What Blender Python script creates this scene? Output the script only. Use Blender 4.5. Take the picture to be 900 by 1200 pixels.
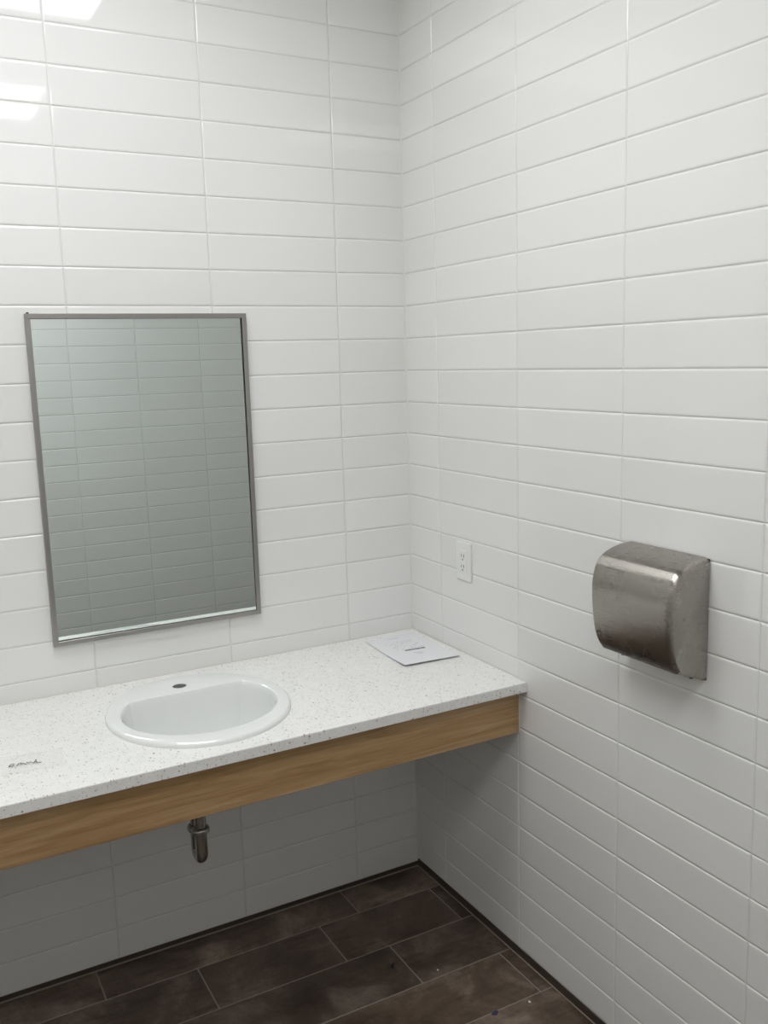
import bpy, bmesh, math, random
from mathutils import Vector, Matrix, noise
random.seed(7)
sc = bpy.context.scene
for o in list(bpy.data.objects):
    bpy.data.objects.remove(o)
COL = sc.collection

# ------------------------------------------------------------------ camera
YAW, PITCH, ROLL = -0.498265, -0.163641, -0.028247
CAM = Vector((-1.517, -2.6084, 1.7668))
fw = Vector((-math.sin(YAW)*math.cos(PITCH), math.cos(YAW)*math.cos(PITCH), math.sin(PITCH)))
r0 = Vector((math.cos(YAW), math.sin(YAW), 0)); u0 = r0.cross(fw)
rr = math.cos(ROLL)*r0 + math.sin(ROLL)*u0
uu = -math.sin(ROLL)*r0 + math.cos(ROLL)*u0
cd = bpy.data.cameras.new('camera'); cam = bpy.data.objects.new('camera', cd); COL.objects.link(cam)
cd.sensor_fit = 'VERTICAL'; cd.sensor_height = 36.0; cd.lens = 1081.35/1200*36.0
cd.clip_start = 0.02
cam.matrix_world = Matrix(((rr.x, uu.x, -fw.x, CAM.x), (rr.y, uu.y, -fw.y, CAM.y), (rr.z, uu.z, -fw.z, CAM.z), (0, 0, 0, 1)))
sc.camera = cam

# ------------------------------------------------------------------ world and exposure
w = bpy.data.worlds.new('world'); sc.world = w; w.use_nodes = True
w.node_tree.nodes['Background'].inputs[0].default_value = (0.5, 0.5, 0.5, 1)
w.node_tree.nodes['Background'].inputs[1].default_value = 0.0
sc.view_settings.view_transform = 'Standard'; sc.view_settings.look = 'None'
sc.view_settings.exposure = 0.0; sc.view_settings.gamma = 1.0; sc.view_settings.use_curve_mapping = False
PANEL_POWER = 9.3            # emission of the two ceiling panels

# ------------------------------------------------------------------ helpers
def new_mat(name, col=(0.8, 0.8, 0.8), rough=0.5, metal=0.0, **kw):
    m = bpy.data.materials.new(name); m.use_nodes = True
    b = m.node_tree.nodes['Principled BSDF']
    b.inputs['Base Color'].default_value = (*col, 1); b.inputs['Roughness'].default_value = rough
    b.inputs['Metallic'].default_value = metal
    for k, v in kw.items(): b.inputs[k].default_value = v
    return m
def nd(m, t, **props):
    n = m.node_tree.nodes.new(t)
    for k, v in props.items(): setattr(n, k, v)
    return n
def lk(m, a, b): m.node_tree.links.new(a, b)
def bsdf(m): return m.node_tree.nodes['Principled BSDF']
def ramp(m, fac, stops, interp='LINEAR'):
    r = nd(m, 'ShaderNodeValToRGB'); r.color_ramp.interpolation = interp
    el = r.color_ramp.elements
    while len(el) < len(stops): el.new(0.5)
    for e, (p, c) in zip(el, stops): e.position = p; e.color = (*c, 1) if len(c) == 3 else c
    lk(m, fac, r.inputs[0]); return r
def coords(m, scale=(1, 1, 1), kind='Object', rnd=0.0):
    tc = nd(m, 'ShaderNodeTexCoord'); mp = nd(m, 'ShaderNodeMapping')
    mp.inputs['Scale'].default_value = scale
    lk(m, tc.outputs[kind], mp.inputs['Vector'])
    if rnd:
        oi = nd(m, 'ShaderNodeObjectInfo'); mu = nd(m, 'ShaderNodeMath', operation='MULTIPLY')
        mu.inputs[1].default_value = rnd; lk(m, oi.outputs['Random'], mu.inputs[0])
        lk(m, mu.outputs[0], mp.inputs['Location'])
    return mp.outputs['Vector']
def noise_n(m, vec, scale, detail=3, rough=0.5, dist=0.0):
    n = nd(m, 'ShaderNodeTexNoise'); n.inputs['Scale'].default_value = scale
    n.inputs['Detail'].default_value = detail; n.inputs['Roughness'].default_value = rough
    n.inputs['Distortion'].default_value = dist
    lk(m, vec, n.inputs['Vector']); return n
def bump(m, h, strength, dist):
    b = nd(m, 'ShaderNodeBump'); b.inputs['Strength'].default_value = strength; b.inputs['Distance'].default_value = dist
    lk(m, h, b.inputs['Height']); lk(m, b.outputs['Normal'], bsdf(m).inputs['Normal']); return b
def mix(m, fac, a, b, blend='MIX'):
    n = nd(m, 'ShaderNodeMix', data_type='RGBA', blend_type=blend)
    for s, v in ((n.inputs[0], fac), (n.inputs[6], a), (n.inputs[7], b)):
        if isinstance(v, (int, float)): s.default_value = v
        elif isinstance(v, tuple): s.default_value = (*v, 1)
        else: lk(m, v, s)
    return n.outputs[2]

def mesh_of(bm, name, smooth=False):
    bmesh.ops.recalc_face_normals(bm, faces=bm.faces)
    me = bpy.data.meshes.new(name); bm.to_mesh(me); bm.free()
    if smooth: me.shade_smooth()
    return me
def put(name, me, mat=None, parent=None, loc=None, rot=None):
    if isinstance(me, bmesh.types.BMesh): me = mesh_of(me, name)
    if mat and not me.materials: me.materials.append(mat)
    o = bpy.data.objects.new(name, me); COL.objects.link(o)
    if parent: o.parent = parent
    if loc is not None: o.location = loc
    if rot is not None: o.rotation_euler = rot
    return o
def tag(o, label=None, cat=None, group=None, kind=None):
    if label: o['label'] = label
    if cat: o['category'] = cat
    if group: o['group'] = group
    if kind: o['kind'] = kind
    return o
def thing(name, label, cat, loc=(0, 0, 0), group=None):
    o = bpy.data.objects.new(name, None); COL.objects.link(o); o.location = loc
    o.empty_display_size = 0.05
    return tag(o, label, cat, group)
def box(bm, x0, x1, y0, y1, z0, z1):
    vs = [bm.verts.new((x, y, z)) for x in (x0, x1) for y in (y0, y1) for z in (z0, z1)]
    for f in ((0, 1, 3, 2), (4, 6, 7, 5), (0, 4, 5, 1), (2, 3, 7, 6), (0, 2, 6, 4), (1, 5, 7, 3)):
        bm.faces.new([vs[i] for i in f])
    return bm
def bbox(x0, x1, y0, y1, z0, z1, bev=0.0, seg=2):
    bm = box(bmesh.new(), x0, x1, y0, y1, z0, z1)
    if bev: bmesh.ops.bevel(bm, geom=bm.edges[:], offset=bev, segments=seg, affect='EDGES', profile=0.5)
    return bm
def loft(bm, loops, closed=True):
    rings = [[bm.verts.new(p) for p in L] for L in loops]
    n = len(rings[0])
    for A, B in zip(rings, rings[1:]):
        for i in range(n if closed else n-1):
            j = (i+1) % n
            bm.faces.new((A[i], A[j], B[j], B[i]))
    return rings
def tube(bm, pts, r, n=20, cap=True):
    pts = [Vector(p) for p in pts]; rad = r if isinstance(r, (list, tuple)) else [r]*len(pts)
    loops = []; up = None
    for i, p in enumerate(pts):
        t = (pts[min(i+1, len(pts)-1)] - pts[max(i-1, 0)]).normalized()
        if up is None: up = Vector((1, 0, 0)) if abs(t.x) < 0.8 else Vector((0, 0, 1))
        a = (up - up.dot(t)*t).normalized(); b = t.cross(a); up = a
        loops.append([p + rad[i]*(math.cos(2*math.pi*k/n)*a + math.sin(2*math.pi*k/n)*b) for k in range(n)])
    R = loft(bm, loops)
    if cap: bm.faces.new(R[0]); bm.faces.new(R[-1])
    return bm
def disc_prism(bm, c, axis, r, h, n=24, bev=0.0):
    c = Vector(c); ax = Vector(axis).normalized()
    pts = [c, c+ax*h] if not bev else [c, c+ax*(h-bev), c+ax*h]
    return tube(bm, pts, [r, r] if not bev else [r, r, r-bev], n)
def smooth_by_angle(me, ang=35):
    me.shade_smooth(); me.set_sharp_from_angle(angle=math.radians(ang)); return me

# ------------------------------------------------------------------ materials
M = {}
m = M['tile'] = new_mat('white_glazed_tile', (0.80, 0.805, 0.79), 0.04, 0, **{'IOR': 1.5})
v = coords(m, (1, 1, 1), 'Object', 9.0)
n1 = noise_n(m, v, 9, 2)
bump(m, n1.outputs['Fac'], 0.03, 0.003)
oi = nd(m, 'ShaderNodeObjectInfo')
rp = ramp(m, oi.outputs['Random'], [(0, (0.785, 0.79, 0.775)), (1, (0.815, 0.82, 0.805))])
lk(m, rp.outputs[0], bsdf(m).inputs['Base Color'])
m = M['grout'] = new_mat('light_grey_grout', (0.68, 0.68, 0.66), 0.9)
m = M['paint'] = new_mat('white_wall_paint', (0.74, 0.73, 0.70), 0.6)
n1 = noise_n(m, coords(m), 160, 2); bump(m, n1.outputs['Fac'], 0.08, 0.002)
m = M['ceil'] = new_mat('ceiling_board', (0.82, 0.82, 0.80), 0.9)
n1 = noise_n(m, coords(m), 220, 3); bump(m, n1.outputs['Fac'], 0.3, 0.002)
m = M['tbar'] = new_mat('ceiling_grid_metal', (0.85, 0.85, 0.84), 0.4)
m = M['base'] = new_mat('dark_base_trim', (0.060, 0.044, 0.034), 0.5)
m = M['floorgrout'] = new_mat('floor_grout', (0.30, 0.262, 0.225), 0.9)
m = M['plank'] = new_mat('dark_brown_porcelain', (0.06, 0.05, 0.043), 0.42)
v = coords(m, (1, 1, 1), 'Object', 13.0); v2 = coords(m, (1.6, 9, 1), 'Object', 13.0)
big = noise_n(m, v, 5.5, 6, 0.62, 0.6); streak = noise_n(m, v2, 3.0, 6, 0.65, 1.2); fine = noise_n(m, v, 90, 4, 0.6)
c1 = ramp(m, big.outputs['Fac'], [(0.32, (0.046, 0.031, 0.021)), (0.5, (0.096, 0.069, 0.050)), (0.68, (0.200, 0.157, 0.124))])
c2 = ramp(m, streak.outputs['Fac'], [(0.30, (0.45, 0.42, 0.39)), (0.46, (1, 1, 1)), (0.75, (1.12, 1.12, 1.13))])
c = mix(m, 0.8, c1.outputs[0], c2.outputs[0], 'MULTIPLY')
c3 = ramp(m, fine.outputs['Fac'], [(0.35, (0.8, 0.8, 0.8)), (0.65, (1.15, 1.15, 1.15))])
c = mix(m, 0.6, c, c3.outputs[0], 'MULTIPLY')
oi = nd(m, 'ShaderNodeObjectInfo'); c4 = ramp(m, oi.outputs['Random'], [(0, (0.82, 0.82, 0.82)), (1, (1.40, 1.37, 1.34))])
c = mix(m, 1.0, c, c4.outputs[0], 'MULTIPLY')
lk(m, c, bsdf(m).inputs['Base Color'])
rg = ramp(m, big.outputs['Fac'], [(0.3, (0.36,)*3), (0.7, (0.55,)*3)]); lk(m, rg.outputs[0], bsdf(m).inputs['Roughness'])
bump(m, fine.outputs['Fac'], 0.12, 0.001)

m = M['quartz'] = new_mat('speckled_white_quartz', (0.78, 0.78, 0.75), 0.28)
v = coords(m)
def specks(scale, thr, rad, seed):
    mp = nd(m, 'ShaderNodeMapping'); mp.inputs['Location'].default_value = (seed, seed*0.7, seed*1.3); lk(m, v, mp.inputs['Vector'])
    vo = nd(m, 'ShaderNodeTexVoronoi'); vo.inputs['Scale'].default_value = scale; lk(m, mp.outputs[0], vo.inputs['Vector'])
    sep = nd(m, 'ShaderNodeSeparateColor'); lk(m, vo.outputs['Color'], sep.inputs[0])
    a = nd(m, 'ShaderNodeMath', operation='LESS_THAN'); a.inputs[1].default_value = thr; lk(m, sep.outputs[0], a.inputs[0])
    b = nd(m, 'ShaderNodeMath', operation='LESS_THAN'); b.inputs[1].default_value = rad; lk(m, vo.outputs['Distance'], b.inputs[0])
    k = nd(m, 'ShaderNodeMath', operation='MULTIPLY'); lk(m, a.outputs[0], k.inputs[0]); lk(m, b.outputs[0], k.inputs[1])
    return k.outputs[0], sep.outputs[1]
cl = noise_n(m, v, 40, 3)
c = ramp(m, cl.outputs['Fac'], [(0.3, (0.84, 0.845, 0.82)), (0.7, (0.89, 0.89, 0.87))]).outputs[0]
for scl, thr, rad, seed, ca, cb in ((75, 0.12, 0.22, 1.0, (0.34, 0.29, 0.24), (0.58, 0.55, 0.50)), (150, 0.17, 0.30, 3.1, (0.42, 0.34, 0.25), (0.58, 0.58, 0.56)),
                                    (260, 0.16, 0.36, 5.7, (0.56, 0.53, 0.49), (0.70, 0.69, 0.66)), (110, 0.16, 0.34, 8.3, (0.93, 0.93, 0.91), (0.92, 0.92, 0.90))):
    k, g = specks(scl, thr, rad, seed)
    c = mix(m, k, c, mix(m, g, ca, cb))
lk(m, c, bsdf(m).inputs['Base Color'])

m = M['wood'] = new_mat('maple_laminate', (0.42, 0.27, 0.13), 0.38)
v = coords(m, (1.2, 6, 22)); g1 = noise_n(m, v, 2.6, 6, 0.6, 0.8); v3 = coords(m, (2, 10, 120)); g2 = noise_n(m, v3, 5, 4, 0.6)
c1 = ramp(m, g1.outputs['Fac'], [(0.28, (0.33, 0.185, 0.075)), (0.48, (0.46, 0.29, 0.135)), (0.72, (0.60, 0.41, 0.225))])
c2 = ramp(m, g2.outputs['Fac'], [(0.35, (0.78, 0.75, 0.70)), (0.6, (0.95, 0.94, 0.92))])
lk(m, mix(m, 0.7, c1.outputs[0], c2.outputs[0], 'MULTIPLY'), bsdf(m).inputs['Base Color'])
m = M['porcelain'] = new_mat('white_vitreous_china', (0.83, 0.845, 0.835), 0.07, 0, **{'IOR': 1.52})
m = M['caulk'] = new_mat('white_caulk', (0.74, 0.73, 0.69), 0.5)

m = M['steel'] = new_mat('brushed_stainless', (0.40, 0.38, 0.345), 0.22, 1.0)
v = coords(m, (40, 2.0, 420)); s1 = noise_n(m, v, 3, 4, 0.6)
v4 = coords(m); sm = noise_n(m, v4, 14, 3, 0.6, 0.8)
rg = ramp(m, s1.outputs['Fac'], [(0.3, (0.262,)*3), (0.7, (0.278,)*3)])
rg2 = ramp(m, sm.outputs['Fac'], [(0.40, (1.0,)*3), (0.75, (1.07,)*3)])
lk(m, mix(m, 1.0, rg.outputs[0], rg2.outputs[0], 'MULTIPLY'), bsdf(m).inputs['Roughness'])
tg = nd(m, 'ShaderNodeTangent', direction_type='RADIAL', axis='Y'); lk(m, tg.outputs[0], bsdf(m).inputs['Tangent'])
bsdf(m).inputs['Anisotropic'].default_value = 0.97; bsdf(m).inputs['Anisotropic Rotation'].default_value = 0.25
m = M['frame'] = new_mat('satin_steel_frame', (0.40, 0.385, 0.37), 0.34, 1.0)
v = coords(m, (60, 60, 60)); s1 = noise_n(m, v, 6, 3); rg = ramp(m, s1.outputs['Fac'], [(0.3, (0.28,)*3), (0.7, (0.42,)*3)])
lk(m, rg.outputs[0], bsdf(m).inputs['Roughness'])
m = M['mirror'] = new_mat('mirror_glass', (0.86, 0.93, 0.91), 0.0, 1.0)
m = M['chrome'] = new_mat('chrome_pipe', (0.42, 0.41, 0.39), 0.14, 1.0)
m = M['dark'] = new_mat('black_plastic', (0.02, 0.019, 0.018), 0.45)
m = M['hole'] = new_mat('dark_grey_hole_shade', (0.085, 0.085, 0.08), 0.7)  # flat dark colour stands in for shade inside the faucet hole
m = M['plate'] = new_mat('white_plastic', (0.80, 0.81, 0.79), 0.3)
m = M['paper'] = new_mat('white_paper', (0.82, 0.83, 0.85), 0.75)
m = M['ink'] = new_mat('black_ink', (0.06, 0.06, 0.065), 0.7)
m = M['greyink'] = new_mat('grey_ink', (0.52, 0.53, 0.55), 0.7)
m = M['film'] = new_mat('clear_plastic_film', (0.95, 0.96, 0.95), 0.12)
bsdf(m).inputs['Alpha'].default_value = 0.06
m = M['pencil'] = new_mat('marker_ink', (0.12, 0.115, 0.11), 0.6)
m = M['blue'] = new_mat('blue_tape', (0.035, 0.04, 0.09), 0.6)
m = M['chipw'] = new_mat('white_chip', (0.75, 0.74, 0.70), 0.7)
m = M['lamp'] = bpy.data.materials.new('lit_diffuser'); m.use_nodes = True
nt = m.node_tree; nt.nodes.clear(); em = nt.nodes.new('ShaderNodeEmission'); ou = nt.nodes.new('ShaderNodeOutputMaterial')
em.inputs[0].default_value = (0.985, 0.988, 1.0, 1); em.inputs[1].default_value = PANEL_POWER
nt.links.new(em.outputs[0], ou.inputs[0])
m2 = M['lamp_fill'] = m.copy(); m2.name = 'lit_diffuser_fill'
[n for n in m2.node_tree.nodes if n.type == 'EMISSION'][0].inputs[1].default_value = PANEL_POWER*0.28

# ------------------------------------------------------------------ room shell
XL, YF, XE, ZC = -2.5, -3.22, 1.35, 3.05      # left wall, wall behind the camera, end of the side passage, ceiling
YR = -1.50                                    # free end of the right wall
ZR, HP, WP = 2.7397, 0.10102, 0.4020          # tile course 0, course height, tile pitch
GAP, PROUD, BASEH, BASEB = 0.0016, 0.0022, 0.027, 0.017

_tiles = {}
def tile_mesh(wd, h):
    """glazed tile lying in x (width) / z (height); its face is y = 0 looking to -y, edges rounded off"""
    key = (round(wd, 4), round(h, 4))
    if key in _tiles: return _tiles[key]
    bm = bmesh.new(); loops = []
    for ins, dep in ((0.0, 0.0058), (0.0, 0.0023), (0.0011, 0.0010), (0.0028, 0.0003), (0.0055, 0.0)):
        a, b = wd/2-ins, h/2-ins
        loops.append([(-a, dep, -b), (a, dep, -b), (a, dep, b), (-a, dep, b)])
    R = loft(bm, loops); bm.faces.new(R[-1])
    me = mesh_of(bm, 'tile'); me.materials.append(M['tile']); _tiles[key] = me
    return me

def tile_wall(parent, axis_pt, cols, rows, rotz):
    """cols: joint positions along the wall; rows: (bottom, top) of each course"""
    for z0, z1 in rows:
        for c0, c1 in zip(cols, cols[1:]):
            wd, h = abs(c1-c0)-GAP, (z1-z0)-GAP
            if wd < 0.01 or h < 0.01: continue
            p = axis_pt((c0+c1)/2, (z0+z1)/2)
            d = -Vector((math.cos(rotz+math.pi/2), math.sin(rotz+math.pi/2), 0))
            put('tile', tile_mesh(wd, h), None, parent, p + d*random.uniform(-0.0002, 0.0002),
                (random.gauss(0, 0.0013), 0, rotz+random.gauss(0, 0.0007)))
rows = [(max(ZR-(r+1)*HP, BASEH), ZR-r*HP) for r in range(-3, 27)]
rows_b = [(max(ZR-(r+1)*HP, BASEB), ZR-r*HP) for r in range(-3, 27)]

def struct(name, bm, mat, label=None):
    o = put(name, bm, mat); tag(o, label, None, None, 'structure'); return o
wb = struct('wall_back', bbox(XL-0.1, 0.12, PROUD, 0.12, 0, ZC), M['grout'], 'white tiled wall behind the mirror and sink counter')
cols_b = [0.0030] + [-0.2390 - WP*k for k in range(6)] + [XL]
tile_wall(wb, lambda c, z: Vector((c, 0, z)), cols_b, rows_b, 0.0)

wr = struct('wall_right', bbox(PROUD, 0.12, YR, PROUD, 0, ZC), M['grout'], 'white tiled wall carrying the hand dryer and outlet')
cols_r = [0.0008] + [-0.1855 - WP*k for k in range(4)] + [YR]
tile_wall(wr, lambda c, z: Vector((0, c, z)), cols_r, rows, -math.pi/2)

wf = struct('wall_front', bbox(XL-0.1, XE+0.1, YF-0.12, YF-PROUD, 0, ZC), M['grout'], 'tiled wall opposite, seen in the mirror')
cols_f = [XL] + [-0.5085 + WP*k for k in range(-5, 5)] + [XE]
tile_wall(wf, lambda c, z: Vector((c, YF, z)), cols_f, rows, math.pi)

struct('wall_left', bbox(XL-0.12, XL, YF, 0.0, 0, ZC), M['paint'], 'plain painted wall on the far left')
struct('wall_passage', bbox(XE, XE+0.12, YF, YR, 0, ZC), M['paint'], 'plain painted end wall of the side passage')
struct('wall_passage_side', bbox(0.12, XE+0.12, YR, YR+0.1, 0, ZC), M['paint'], 'plain painted side wall of the side passage')

# floor: grout bed and planks
fl = struct('floor', bbox(XL-0.1, XE+0.1, YF-0.1, 0.1, -0.05, -0.0012), M['floorgrout'], 'dark brown plank tile floor with pale grout')
_pl = {}
def plank_mesh(wd, d):
    key = (round(wd, 4), round(d, 4))
    if key in _pl: return _pl[key]
    bm = bmesh.new(); loops = []
    for ins, z in ((0, -0.006), (0, -0.0008), (0.0008, 0.0)):
        a, b = wd/2-ins, d/2-ins
        loops.append([(-a, -b, z), (a, -b, z), (a, b, z), (-a, b, z)])
    R = loft(bm, loops); bm.faces.new(R[-1])
    me = mesh_of(bm, 'plank'); me.materials.append(M['plank']); _pl[key] = me; return me
FG, PL = 0.0038, 0.806
ys = [-0.002, -0.1435]
while ys[-1] > YF: ys.append(max(ys[-1]-0.2003, YF))
for i, (y1, y0) in enumerate(zip(ys, ys[1:])):
    off = -0.309 if i % 2 == 0 else -0.0435
    xr = -0.002 if y1 > YR+0.05 else XE
    js = sorted([xr] + [off + PL*k for k in range(-4, 3) if XL < off+PL*k < xr-0.01] + [XL])
    if i == 1: js = sorted(js + [-0.452])                     # one cut plank under the counter
    for x0, x1 in zip(js, js[1:]):
        g = FG
        if (y1-y0) - g < 0.01: continue
        put('plank', plank_mesh(x1-x0-g, y1-y0-g), None, fl, ((x0+x1)/2, (y0+y1)/2, random.uniform(-0.0002, 0.0002)))

# low dark base trim flush under the tiles
for nm, args, lab in (('baseboard_back', (XL, 0.0, -0.0006, 0.006, 0.0, BASEB-0.0004), 'low dark trim strip under the back wall tiles'),
                 ('baseboard_right', (-0.0006, 0.006, YR, 0.0, 0.0, BASEH-0.0012), 'low dark trim strip under the right wall tiles'),
                 ('baseboard_front', (XL, XE, YF-0.006, YF+0.0006, 0.0, BASEH-0.0012), 'low dark trim strip under the opposite wall')):
    struct(nm, bbox(*args), M['base'], lab)
for nm, args in (('trim_1', (XL, -0.003, -0.0045, -0.0007, -0.001, 0.0035)), ('trim_2', (-0.0035, -0.0007, YR, 0.0, -0.001, 0.0015))):
    struct(nm, bbox(*args), M['floorgrout'], 'thin pale grout line where base trim meets floor')

bm = bmesh.new()
_r = loft(bm, [[(0.0004, 0.0004, z), (-0.0045, 0.0004, z), (-0.0012, -0.0012, z), (0.0004, -0.0045, z)] for z in (BASEH, ZC)])
bm.faces.new(_r[0]); bm.faces.new(_r[1])
struct('trim_3', bm, M['caulk'], 'white caulk line up the inside corner of the tiled walls')
# ceiling with its grid
ce = struct('ceiling', bbox(XL-0.1, XE+0.1, YF-0.1, 0.12, ZC+0.004, ZC+0.06), M['ceil'], 'white grid ceiling above the washroom')
LIGHTS = [(-1.87, -0.65, -1.17, -0.57), (-1.87, -0.65, -2.70, -2.10), (0.70, 1.30, -2.70, -2.10)]  # third panel is an added, unseen fill brightening the opposite wall

# ------------------------------------------------------------------ ceiling light panels (first two seen as reflections in the glaze, third added as fill)
for i, (x0, x1, y0, y1) in enumerate(LIGHTS):
    t = thing('ceiling_light', ('bright oblong ceiling panel above the sink counter', 'bright oblong ceiling panel nearer the wall opposite the mirror', 'added unseen square panel in the side passage, brightening the wall opposite the mirror')[i],
              'ceiling light', ((x0+x1)/2, (y0+y1)/2, ZC), 'recessed ceiling panels')
    a, b = (x1-x0)/2, (y1-y0)/2; e = 0.018
    bm = bmesh.new()
    for q in ((-a, a, -b, -b+e), (-a, a, b-e, b), (-a, -a+e, -b+e, b-e), (a-e, a, -b+e, b-e)):
        box(bm, *q, -0.008, 0.0035)
    put('light_frame', bm, M['tbar'], t)
    put('diffuser', bbox(-a+e, a-e, -b+e, b-e, -0.004, 0.001), M['lamp' if i < 2 else 'lamp_fill'], t)

# ------------------------------------------------------------------ vanity counter
ZT, TH, YFR = 0.868, 0.030, -0.630
XC0 = -2.30
SX, SY, SA, SB = -0.8469, -0.3235, 0.2385, 0.2585        # sink centre and half axes
vc = thing('vanity_counter', 'white speckled counter with pale wood apron, fixed between the tiled walls', 'counter', (-1.15, 0, ZT))
def child_at(o, parent):
    o.parent = parent; o.matrix_parent_inverse = Matrix.Translation(-Vector(parent.location)); return o
bm = bmesh.new()
NE = 72
def ellipse(a, b, z, n=NE): return [(SX+a*math.cos(2*math.pi*k/n), SY+b*math.sin(2*math.pi*k/n), z) for k in range(n)]
BV = 0.002
hole_t = [bm.verts.new(p) for p in ellipse(SA-0.022, SB-0.022, ZT)]
hole_b = [bm.verts.new(p) for p in ellipse(SA-0.022, SB-0.022, ZT-TH)]
x0, x1, y0, y1 = XC0, -0.0012, YFR, -0.0008
def rect(ins, z): return [(x0, y0+ins, z), (x1-ins, y0+ins, z), (x1-ins*0, y1, z), (x0, y1, z)]
L = [[bm.verts.new(p) for p in rect(i, z)] for i, z in ((0.0025, ZT), (0.0008, ZT-0.0008), (0, ZT-0.0025), (0, ZT-TH+0.002), (0.002, ZT-TH))]
for A, B in zip(L, L[1:]):
    for i in range(4): bm.faces.new((A[i], A[(i+1) % 4], B[(i+1) % 4], B[i]))
for i in range(NE): bm.faces.new((hole_t[i], hole_t[(i+1) % NE], hole_b[(i+1) % NE], hole_b[i]))
def ring_fill(loopA, loopB):
    ed = []
    for lp in (loopA, loopB):
        for i in range(len(lp)):
            e = bm.edges.get((lp[i], lp[(i+1) % len(lp)])) or bm.edges.new((lp[i], lp[(i+1) % len(lp)]))
            ed.append(e)
    bmesh.ops.triangle_fill(bm, use_beauty=True, use_dissolve=False, edges=ed)
ring_fill(L[0], hole_t); ring_fill(L[-1], hole_b)
child_at(put('slab', bm, M['quartz']), vc)['label'] = 'white quartz slab with brown and grey specks'
YAP = -0.594
child_at(put('apron', bbox(XC0, -0.0035, YAP, YAP+0.019, 0.707, ZT-TH-0.0005, 0.0008, 1), M['wood']), vc)['label'] = 'pale maple wood apron board'
child_at(put('caulk_bead', bbox(-0.0036, -0.0006, YAP-0.001, YAP+0.003, 0.707, ZT-TH-0.001, 0.0008, 1), M['caulk']), vc)
child_at(put('caulk_bead', bbox(XC0, -0.001, -0.0036, -0.0007, ZT-0.0002, ZT+0.0022, 0.0009, 1), M['caulk']), vc)
child_at(put('caulk_bead', bbox(-0.0036, -0.0012, YFR+0.004, -0.002, ZT-0.0002, ZT+0.0022, 0.0009, 1), M['caulk']), vc)
for xs in (-2.2, -0.04):
    bm = bmesh.new(); xw = xs
    box(bm, xw-0.02, xw+0.02, YAP+0.022, -0.002, ZT-TH-0.045, ZT-TH-0.001)
    child_at(put('support_rail', bm, M['wood']), vc)

# ------------------------------------------------------------------ drop-in sink
sk = thing('drop_in_sink', 'round white ceramic drop-in sink with a flat back ledge and empty faucet hole', 'sink', (SX, SY, ZT))
RZ = 0.0145                     # height of the rim deck above the counter
def ell0(a, b, z, n=96): return [(a*math.cos(2*math.pi*k/n), b*math.sin(2*math.pi*k/n), z) for k in range(n)]
def dshape(sc_, z, dy=0.0, n=96, flat=0.117, hx=0.2065, fy=-0.2045, cy=-0.012, cr=0.02):
    """D-shaped opening: round front and sides, straight back, corners eased"""
    P = []
    for k in range(n):
        a = 2*math.pi*k/n
        c, s = math.cos(a), math.sin(a)
        b = (-fy+cy) if s < 0 else 0.20
        rad = 1/math.sqrt((c/hx)**2 + (s/b)**2)
        if s > 0:
            lim = (flat-cy)/s
            q = 70
            rad = (rad**-q + lim**-q)**(-1/q)
        P.append((c*rad*sc_, cy + s*rad*sc_ + dy, z))
    return P
bm = bmesh.new()
outer = [ell0(SA, SB, 0.0002), ell0(SA, SB, 0.006), ell0(SA-0.0015, SB-0.0015, 0.0100), ell0(SA-0.005, SB-0.005, 0.0130), ell0(SA-0.010, SB-0.010, RZ)]
RO = loft(bm, outer)
inner = [dshape(1.0, RZ), dshape(0.985, RZ-0.0015), dshape(0.972, RZ-0.006), dshape(0.962, RZ-0.014)]
for k, (s_, z_) in enumerate(((0.945, -0.03), (0.915, -0.07), (0.87, -0.11), (0.80, -0.14), (0.68, -0.158), (0.45, -0.166), (0.12, -0.170))):
    inner.append(dshape(s_, z_, 0.012*(1-s_)))
RI = loft(bm, inner)
HX, HY, HR = -0.004, 0.1655, 0.0195
hl = [bm.verts.new((HX+HR*math.cos(2*math.pi*k/28), HY+HR*math.sin(2*math.pi*k/28), RZ)) for k in range(28)]
hb = [bm.verts.new((HX+HR*math.cos(2*math.pi*k/28), HY+HR*math.sin(2*math.pi*k/28), RZ-0.004)) for k in range(28)]
for i in range(28): bm.faces.new((hl[i], hl[(i+1) % 28], hb[(i+1) % 28], hb[i]))
ed = []
for lp in (RO[-1], RI[0], hl):
    for i in range(len(lp)):
        ed.append(bm.edges.get((lp[i], lp[(i+1) % len(lp)])) or bm.edges.new((lp[i], lp[(i+1) % len(lp)])))
res = bmesh.ops.triangle_fill(bm, use_beauty=True, use_dissolve=False, edges=ed)
# outside of the bowl, seen from below
UO = loft(bm, [[(x*1.06, y*1.06, z-0.012) for x, y, z in dshape(s_, z_, 0.012*(1-s_))] for s_, z_ in ((0.962, -0.01), (0.945, -0.03), (0.915, -0.07), (0.87, -0.11), (0.80, -0.14), (0.68, -0.158), (0.45, -0.166), (0.12, -0.170))])
me = smooth_by_angle(mesh_of(bm, 'basin'), 20)
put('basin', me, M['porcelain'], sk)
put('faucet_hole_shade', disc_prism(bmesh.new(), (HX, HY, RZ-0.009), (0, 0, 1), HR+0.0006, 0.0070, 28), M['hole'], sk)['label'] = 'dark grey disc painted as the shade inside the empty faucet hole'
bm = disc_prism(bmesh.new(), (0, 0.0, -0.172), (0, 0, 1), 0.031, 0.006, 32, 0.002)
put('drain', smooth_by_angle(mesh_of(bm, 'drain')), M['chrome'], sk)

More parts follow.
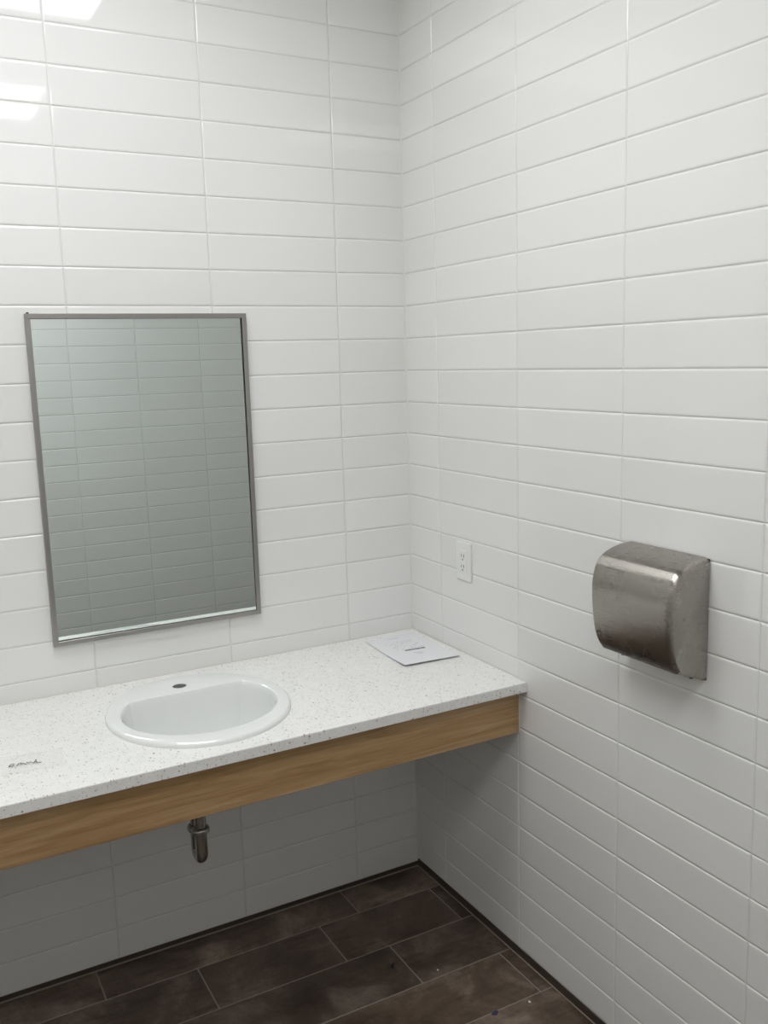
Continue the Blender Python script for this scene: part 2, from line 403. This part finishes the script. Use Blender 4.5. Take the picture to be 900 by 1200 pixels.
# ------------------------------------------------------------------ P-trap below the counter
TX, TY = -0.868, -0.335
pt = thing('drain_trap', 'dark chrome drain trap hanging below the sink behind the wood apron', 'drain pipe', (TX, TY, 0.45))
TR, TS = 0.0165, 0.040                        # pipe radius, leg spacing
def pipe(name, pts, r, n=24, lab=None):
    o = put(name, smooth_by_angle(mesh_of(tube(bmesh.new(), pts, r, n), name), 50), M['chrome'], pt)
    if lab: o['label'] = lab
    return o
ZB = 0.470                                    # centre of the U bend
zt_ = 0.537                                   # top of the U legs
pipe('tailpiece', [(0, 0, zt_-0.45), (0, 0, 0.69-0.45)], 0.0155)
pts = [(0, 0, zt_-0.45), (0, 0, ZB-0.45)]
for k in range(1, 13):
    a = math.pi*k/12
    pts.append((0, TS/2*(1-math.cos(a)), ZB-0.45-TS/2*math.sin(a)))
pts += [(0, TS, zt_-0.45)]
pipe('u_bend', pts, TR)
def nut(y, z):
    prof = [(0.0185, 0), (0.0230, 0.003), (0.0235, 0.011), (0.0215, 0.016), (0.0180, 0.018)]
    bm = bmesh.new(); n = 24
    loops = [[((r+(0.0012 if k % 3 else 0))*math.cos(2*math.pi*k/n), y+(r+(0.0012 if k % 3 else 0))*math.sin(2*math.pi*k/n), z+h) for k in range(n)] for r, h in prof]
    R = loft(bm, loops); bm.faces.new(R[0]); bm.faces.new(R[-1])
    put('slip_nut', smooth_by_angle(mesh_of(bm, 'slip_nut'), 50), M['chrome'], pt)
nut(0, zt_-0.45-0.009); nut(TS, zt_-0.45-0.020)
pts = [(0, TS, zt_-0.45), (0, TS, 0.60-0.45)]
for k in range(1, 8):
    a = math.pi/2*k/7; pts.append((0, TS+0.03*(1-math.cos(a)), 0.60-0.45+0.03*math.sin(a)))
pts.append((0, -TY-0.001, 0.63-0.45))
pipe('wall_arm', pts, 0.0155)
put('escutcheon', smooth_by_angle(mesh_of(disc_prism(bmesh.new(), (0, -TY-0.0005, 0.63-0.45), (0, -1, 0), 0.035, 0.008, 28, 0.004), 'escutcheon')), M['chrome'], pt)

# ------------------------------------------------------------------ mirror
MX0, MX1, MZ0, MZ1 = -1.1525, -0.5445, 1.0095, 1.9105
FWD, FD, GY = 0.0132, 0.016, -0.0020           # face width, frame depth, glass plane
mi = thing('wall_mirror', 'tall rectangular mirror in a thin brushed steel frame above the sink', 'mirror', ((MX0+MX1)/2, -0.001, MZ0))
cx = (MX0+MX1)/2; hw, hh = (MX1-MX0)/2, MZ1-MZ0
bm = bmesh.new()          # the pane sits a hair askew in its channel
gl = [[(x, GY - 0.0035*(x+hw)/(2*hw) - 0.0052*(hh-z)/hh + dy, z) for x, z in ((-hw+0.0045, 0.0045), (hw-0.0045, 0.0045), (hw-0.0045, hh-0.0045), (-hw+0.0045, hh-0.0045))] for dy in (0.0, 0.0018)]
R_ = loft(bm, gl); bm.faces.new(R_[0]); bm.faces.new(R_[1])
put('mirror_glass', bm, M['mirror'], mi)['label'] = 'greenish mirror glass reflecting the tiled wall opposite'
corners = [(-hw, 0), (hw, 0), (hw, hh), (-hw, hh)]
for k in range(4):
    (ax, az), (bx, bz) = corners[k], corners[(k+1) % 4]
    t = Vector((bx-ax, 0, bz-az)).normalized(); nrm = Vector((-t.z, 0, t.x))
    # section: (inset from the outer edge, y)
    sec = [(0, 0), (0, -FD+0.001), (0.001, -FD), (FWD-0.0008, -FD), (FWD, -FD+0.0008), (FWD, -FD+0.003), (0.004, -FD+0.003), (0.004, 0)]
    g = 0.00015
    A = [Vector((ax, y, az)) + (t+nrm)*i + t*g for i, y in sec]; B = [Vector((bx, y, bz)) + (-t+nrm)*i - t*g for i, y in sec]
    bm = bmesh.new(); R = loft(bm, [A, B]); bm.faces.new(R[0]); bm.faces.new(R[1])
    put('frame_rail', bm, M['frame'], mi)
put('corner_tab', bbox(-hw+0.006, -hw+0.012, -0.006, 0.001, hh+0.0005, hh+0.004, 0.0006, 1), M['dark'], mi)

# ------------------------------------------------------------------ hand dryer
DY0, DY1 = -1.262, -1.018
hd = thing('hand_dryer', 'brushed stainless steel hand dryer with curved front mounted on the right wall', 'hand dryer', (0, (DY0+DY1)/2, 1.06))
prof = [(-0.086, 1.0920), (-0.0945, 1.1030), (-0.1030, 1.1190), (-0.1090, 1.1390), (-0.1130, 1.1600), (-0.1160, 1.1840), (-0.1178, 1.2120),
        (-0.1180, 1.2400), (-0.1160, 1.2620), (-0.1110, 1.2820), (-0.1020, 1.2990), (-0.0890, 1.3125), (-0.0720, 1.3215), (-0.0530, 1.3275), (-0.0330, 1.3310), (-0.0100, 1.3330)]
def dense(P, n=4):
    V = [Vector((a, b)) for a, b in P]; out = []
    for i in range(len(V)-1):
        p0, p1, p2, p3 = V[max(i-1, 0)], V[i], V[i+1], V[min(i+2, len(V)-1)]
        for k in range(n):
            t = k/n
            out.append(0.5*((2*p1)+(p2-p0)*t+(2*p0-5*p1+4*p2-p3)*t*t+(3*p1-p0-3*p2+p3)*t**3))
    out.append(V[-1]); return out
pr = [Vector((-0.0030, 1.0600))] + [Vector((-0.0030-0.081*t, 1.0600+0.0290*t)) for t in (0.25, 0.5, 0.75, 1.0)] + dense(prof) + [Vector((-0.0030, 1.3332))]
# inward directions (towards the middle of the side face), for rounding the two side edges
ctr = Vector((-0.045, 1.2))
nr = [(ctr-p).normalized() if p.x < -0.0031 else Vector((0, 1 if p.y < 1.2 else -1)) for p in pr]
ym = (DY0+DY1)/2
RE = 0.013
loops = []
stations = []
for k in range(7):
    a = math.pi/2*k/6; stations.append((DY0 + RE*(1-math.sin(a)) , RE*(1-math.cos(a))))
st = [(y, ins) for y, ins in reversed(stations)]          # from the flat side face round to the front
full = st + [(DY0+DY1-y, ins) for y, ins in reversed(st)]
bm = bmesh.new()
for y, ins in full:
    loops.append([(min((p+n*ins).x, -0.0030), y-ym, (p+n*ins).y-1.06) for p, n in zip(pr, nr)])
def shrink(L, k):
    cxx = sum(p[0] for p in L)/len(L); czz = sum(p[2] for p in L)/len(L)
    return [(p[0] if p[0] > -0.0031 else p[0]+(cxx-p[0])*k, p[1], p[2]+(czz-p[2])*k) for p in L]
loops = [shrink(loops[0], 0.12), shrink(loops[0], 0.04)] + loops + [shrink(loops[-1], 0.04), shrink(loops[-1], 0.12)]
R = loft(bm, loops, closed=False)
for ring in (R[0], R[-1]): bm.faces.new(ring)
me = smooth_by_angle(mesh_of(bm, 'cover'), 50)
put('cover', me, M['steel'], hd)['label'] = 'curved brushed steel cover with smudges'
put('back_plate', bbox(-0.0040, -0.0004, DY0-ym+0.0015, DY1-ym-0.0015, 1.0625-1.06, 1.3310-1.06, 0.001, 1), M['dark'], hd)
put('air_outlet', bbox(-0.052, -0.038, -0.060, 0.060, 1.0735-1.06, 1.0840-1.06, 0.002, 2), M['dark'], hd)
for y, x in ((-1.0745, -0.066), (-1.2440, -0.030)):
    put('screw', disc_prism(bmesh.new(), (x, y-ym, 1.0570-x*0.358-1.06), (0, 0, 1), 0.0040, 0.006, 16, 0), M['dark'], hd)
def front_x(z):
    best = min(pr, key=lambda p: abs(p.y-z) + (0 if p.x < -0.05 else 9)); return best.x
# small round badge and an engraved double stroke low on the front
bm = bmesh.new(); zc_ = 1.128; n = 28
def onfront(y, z, off): 
    ps = [p for p in pr if p.x < -0.05]
    for a, b in zip(ps, ps[1:]):
        if a.y <= z <= b.y:
            t = (z-a.y)/(b.y-a.y); x = a.x+(b.x-a.x)*t
            d = (b-a).normalized(); nn = Vector((-abs(d.y), d.x if d.y > 0 else -d.x))
            return Vector((x+nn.x*off, y-ym, z+nn.y*off-1.06))
    return Vector((-0.1, y-ym, z-1.06))
loops = []
for rad, off in ((0.0105, -0.0005), (0.0105, 0.0003), (0.0093, 0.0005), (0.0088, 0.0002), (0.0050, 0.0002), (0.0042, 0.0004), (0.0004, 0.0005)):
    loops.append([onfront(-1.0415+rad*math.cos(2*math.pi*k/n), zc_+rad*1.2*math.sin(2*math.pi*k/n), off) for k in range(n)])
loft(bm, loops)
put('badge', smooth_by_angle(mesh_of(bm, 'badge'), 45), M['steel'], hd)['label'] = 'small round embossed badge'
for dz in (0.0, -0.0085):
    P = [onfront(-1.060-0.024*t, 1.1330+dz-0.0035*math.sin(math.pi*t)*1.0, 0.0003) for t in [k/8 for k in range(9)]]
    put('engraved_stroke', smooth_by_angle(mesh_of(tube(bmesh.new(), P, [0.0004+0.0010*math.sin(math.pi*k/8) for k in range(9)], 8), 'engraved_stroke')), M['dark'], hd)

# ------------------------------------------------------------------ outlet
OY, OZ = -0.3235, 1.157
ot = thing('power_outlet', 'white double power outlet with rectangular plate on the right wall', 'outlet', (0, OY, OZ))
bm = bmesh.new(); loops = []
for ins, x in ((0, -0.0006), (0, -0.0030), (0.0015, -0.0048), (0.004, -0.0058)):
    a, b = 0.0385-ins, 0.0595-ins; loops.append([(x, -a, -b), (x, a, -b), (x, a, b), (x, -a, b)])
R = loft(bm, loops); bm.faces.new(R[-1]); bm.faces.new(R[0])
put('cover_plate', bm, M['plate'], ot)
ins_o = put('receptacle', bbox(-0.0082, -0.005, -0.0165, 0.0165, -0.0335, 0.0335, 0.0008, 2), M['plate'], ot)
for zz in (0.0185, -0.0135):
    for dy, ln in ((-0.0063, 0.0050), (0.0063, 0.0040)):
        put('slot', bbox(-0.0085, -0.0078, dy-0.0013, dy+0.0013, zz-ln, zz+ln), M['dark'], ins_o)
    put('ground_hole', disc_prism(bmesh.new(), (-0.0078, 0, zz-0.0115), (-1, 0, 0), 0.0026, 0.0007, 14), M['dark'], ins_o)
for zz in (0.0475, -0.0475):
    put('screw', disc_prism(bmesh.new(), (-0.0055, 0, zz), (-1, 0, 0), 0.003, 0.001, 16, 0.0004), M['plate'], ot)

# ------------------------------------------------------------------ papers on the counter
BL, BR, FR, FL = (Vector(p) for p in ((-0.2080, -0.0500), (-0.0290, -0.0440), (-0.0350, -0.3430), (-0.2250, -0.3360)))
def pp(u, v, h=0.0):
    q = (BL*(1-u)+BR*u)*(1-v) + (FL*(1-u)+FR*u)*v
    lift = 0.0008 + 0.0040*max(0, (v-0.55)/0.45)**2 + 0.0012*math.sin(3.0*u+2*v)*v*v + 0.0012*v*v
    return Vector((q.x, q.y, ZT+lift+h))
ps = thing('printed_sheet', 'white printed paper lying on the counter in the wall corner', 'paper', (-0.12, -0.19, ZT))
def sheet(h0, h1, du=0.0):
    bm = bmesh.new(); n = 16
    T = [[bm.verts.new(pp(i/n+du, j/n, h1)) for i in range(n+1)] for j in range(n+1)]
    Bt = [[bm.verts.new(pp(i/n+du, j/n, h0)) for i in range(n+1)] for j in range(n+1)]
    for j in range(n):
        for i in range(n):
            bm.faces.new((T[j][i], T[j][i+1], T[j+1][i+1], T[j+1][i])); bm.faces.new((Bt[j][i], Bt[j+1][i], Bt[j+1][i+1], Bt[j][i+1]))
    for i in range(n):
        for a, b in (((0, i), (0, i+1)), ((n, i), (n, i+1)), ((i, 0), (i+1, 0)), ((i, n), (i+1, n))):
            bm.faces.new((T[a[0]][a[1]], T[b[0]][b[1]], Bt[b[0]][b[1]], Bt[a[0]][a[1]]))
    return smooth_by_angle(mesh_of(bm, 'sheet'))
child_at(put('sheet', sheet(0.0009, 0.0012), M['paper']), ps)
child_at(put('sheet', sheet(0.0000, 0.0003, 0.008), M['paper']), ps)
def uv_of(x, y):
    v_ = (-0.047-y)/0.293; xl = BL.x+(FL.x-BL.x)*v_; xr = BR.x+(FR.x-BR.x)*v_
    return (x-xl)/(xr-xl), v_
def print_line(bm, xa, ya, xb, yb, hgt, dens=0.72, wmin=0.003, wmax=0.009):
    s = 0.0; Ln = math.hypot(xb-xa, yb-ya)
    while s < Ln:
        wd = random.uniform(wmin, wmax); e = min(s+wd, Ln)
        if random.random() < dens or s == 0:
            q = []
            for t, dy in ((s, 0), (e, 0), (e, hgt), (s, hgt)):
                x = xa+(xb-xa)*t/Ln; y = ya+(yb-ya)*t/Ln+dy
                u_, v_ = uv_of(x, y); q.append(bm.verts.new(pp(u_, v_, 0.00135)))
            bm.faces.new(q)
        s = e + random.uniform(0.0008, 0.002)
bm = bmesh.new(); print_line(bm, -0.148, -0.2105, -0.0795, -0.2150, 0.0115, 1.0, 0.004, 0.007)
child_at(put('bold_print', bm, M['ink']), ps)
bm = bmesh.new(); print_line(bm, -0.137, -0.2420, -0.104, -0.2440, 0.005, 0.9, 0.002, 0.006); print_line(bm, -0.130, -0.2540, -0.108, -0.2555, 0.005, 0.9, 0.002, 0.006)
child_at(put('small_print', bm, M['greyink']), ps)
bm = bmesh.new()
for k in range(7): print_line(bm, -0.170+0.01*(k % 2), -0.118-0.012*k, -0.070-0.012*(k % 3), -0.121-0.012*k, 0.0035, 0.55, 0.002, 0.008)
print_line(bm, -0.133, -0.074, -0.100, -0.0785, 0.005, 0.9, 0.002, 0.005)
tag(child_at(put('small_print', bm, M['greyink']), ps), kind='stuff')

# clear plastic strip with a handwritten scrawl, at the left of the counter
fs = thing('plastic_strip', 'clear plastic strip with dark handwriting lying left of the sink', 'plastic film', (-1.28, -0.43, ZT))
bm = bmesh.new(); nx, ny = 14, 6
A, B, C_, D = (Vector(p) for p in ((-1.420, -0.352), (-1.2085, -0.3960), (-1.2175, -0.4940), (-1.430, -0.475)))
def fz(u, v): return ZT + 0.0016 + 0.0010*math.sin(7*u+3*v) + 0.0035*max(0, u-0.86)/0.14*(1-v)
T = [[bm.verts.new((*((A*(1-u)+B*u)*(1-v)+(D*(1-u)+C_*u)*v), fz(u, v))) for u in [i/nx for i in range(nx+1)]] for v in [j/ny for j in range(ny+1)]]
for j in range(ny):
    for i in range(nx): bm.faces.new((T[j][i], T[j][i+1], T[j+1][i+1], T[j+1][i]))
me = mesh_of(bm, 'film', True); fo = child_at(put('film', me, M['film']), fs)
sm_ = fo.modifiers.new('thickness', 'SOLIDIFY'); sm_.thickness = 0.0003
zs = ZT+0.0030
scr = [[(-1.3330, -0.437), (-1.3285, -0.4285), (-1.3205, -0.4275), (-1.3230, -0.4390), (-1.3320, -0.4390)],
       [(-1.3165, -0.4420), (-1.3105, -0.4320), (-1.3040, -0.4315), (-1.3085, -0.4395), (-1.3010, -0.4375), (-1.2965, -0.4460), (-1.2935, -0.4335), (-1.2895, -0.4440), (-1.2860, -0.4345),
        (-1.2835, -0.4430), (-1.2800, -0.4480), (-1.2755, -0.4370), (-1.2725, -0.4300), (-1.2745, -0.4440), (-1.2700, -0.4530), (-1.2640, -0.4520)]]
for k, s_ in enumerate(scr):
    P = [Vector((x, y, zs)) for x, y in s_]
    child_at(put('handwriting', tube(bmesh.new(), P, 0.0009, 6), M['pencil']), fs)

# ------------------------------------------------------------------ bits on the floor
def chip(name, x, y, sx, sy, sz, rot, mat, lab, cat, grp=None):
    bm = bmesh.new(); n = 7; P = []
    for k in range(n):
        a = 2*math.pi*k/n; q = random.uniform(0.75, 1.2); P.append((sx*q*math.cos(a), sy*q*math.sin(a)))
    R = loft(bm, [[(a, b, 0) for a, b in P], [(a*1.0, b*1.0, sz*0.6) for a, b in P], [(a*0.5, b*0.6, sz) for a, b in P]])
    bm.faces.new(R[0]); bm.faces.new(R[-1])
    o = put(name, bm, mat, None, (x, y, 0.0004), (0, 0, rot)); return tag(o, lab, cat, grp)
chip('debris_chip', -0.3475, -0.4349, 0.004, 0.012, 0.006, -0.6, M['dark'], 'small black flake lying on a floor plank below the counter', 'debris')
chip('tape_scrap', -0.2058, -0.7503, 0.012, 0.008, 0.002, 0.2, M['blue'], 'small dark blue tape scrap across a floor grout line', 'tape')
chip('plaster_crumb', -0.2436, -0.5176, 0.003, 0.003, 0.002, 0.2, M['chipw'], 'tiny white crumb alone in the middle of a floor plank', 'crumb', 'crumbs on the floor')
chip('plaster_crumb', -0.0978, -0.7628, 0.004, 0.0045, 0.002, 0.2, M['chipw'], 'tiny white crumb on the floor near the right wall grout', 'crumb', 'crumbs on the floor')
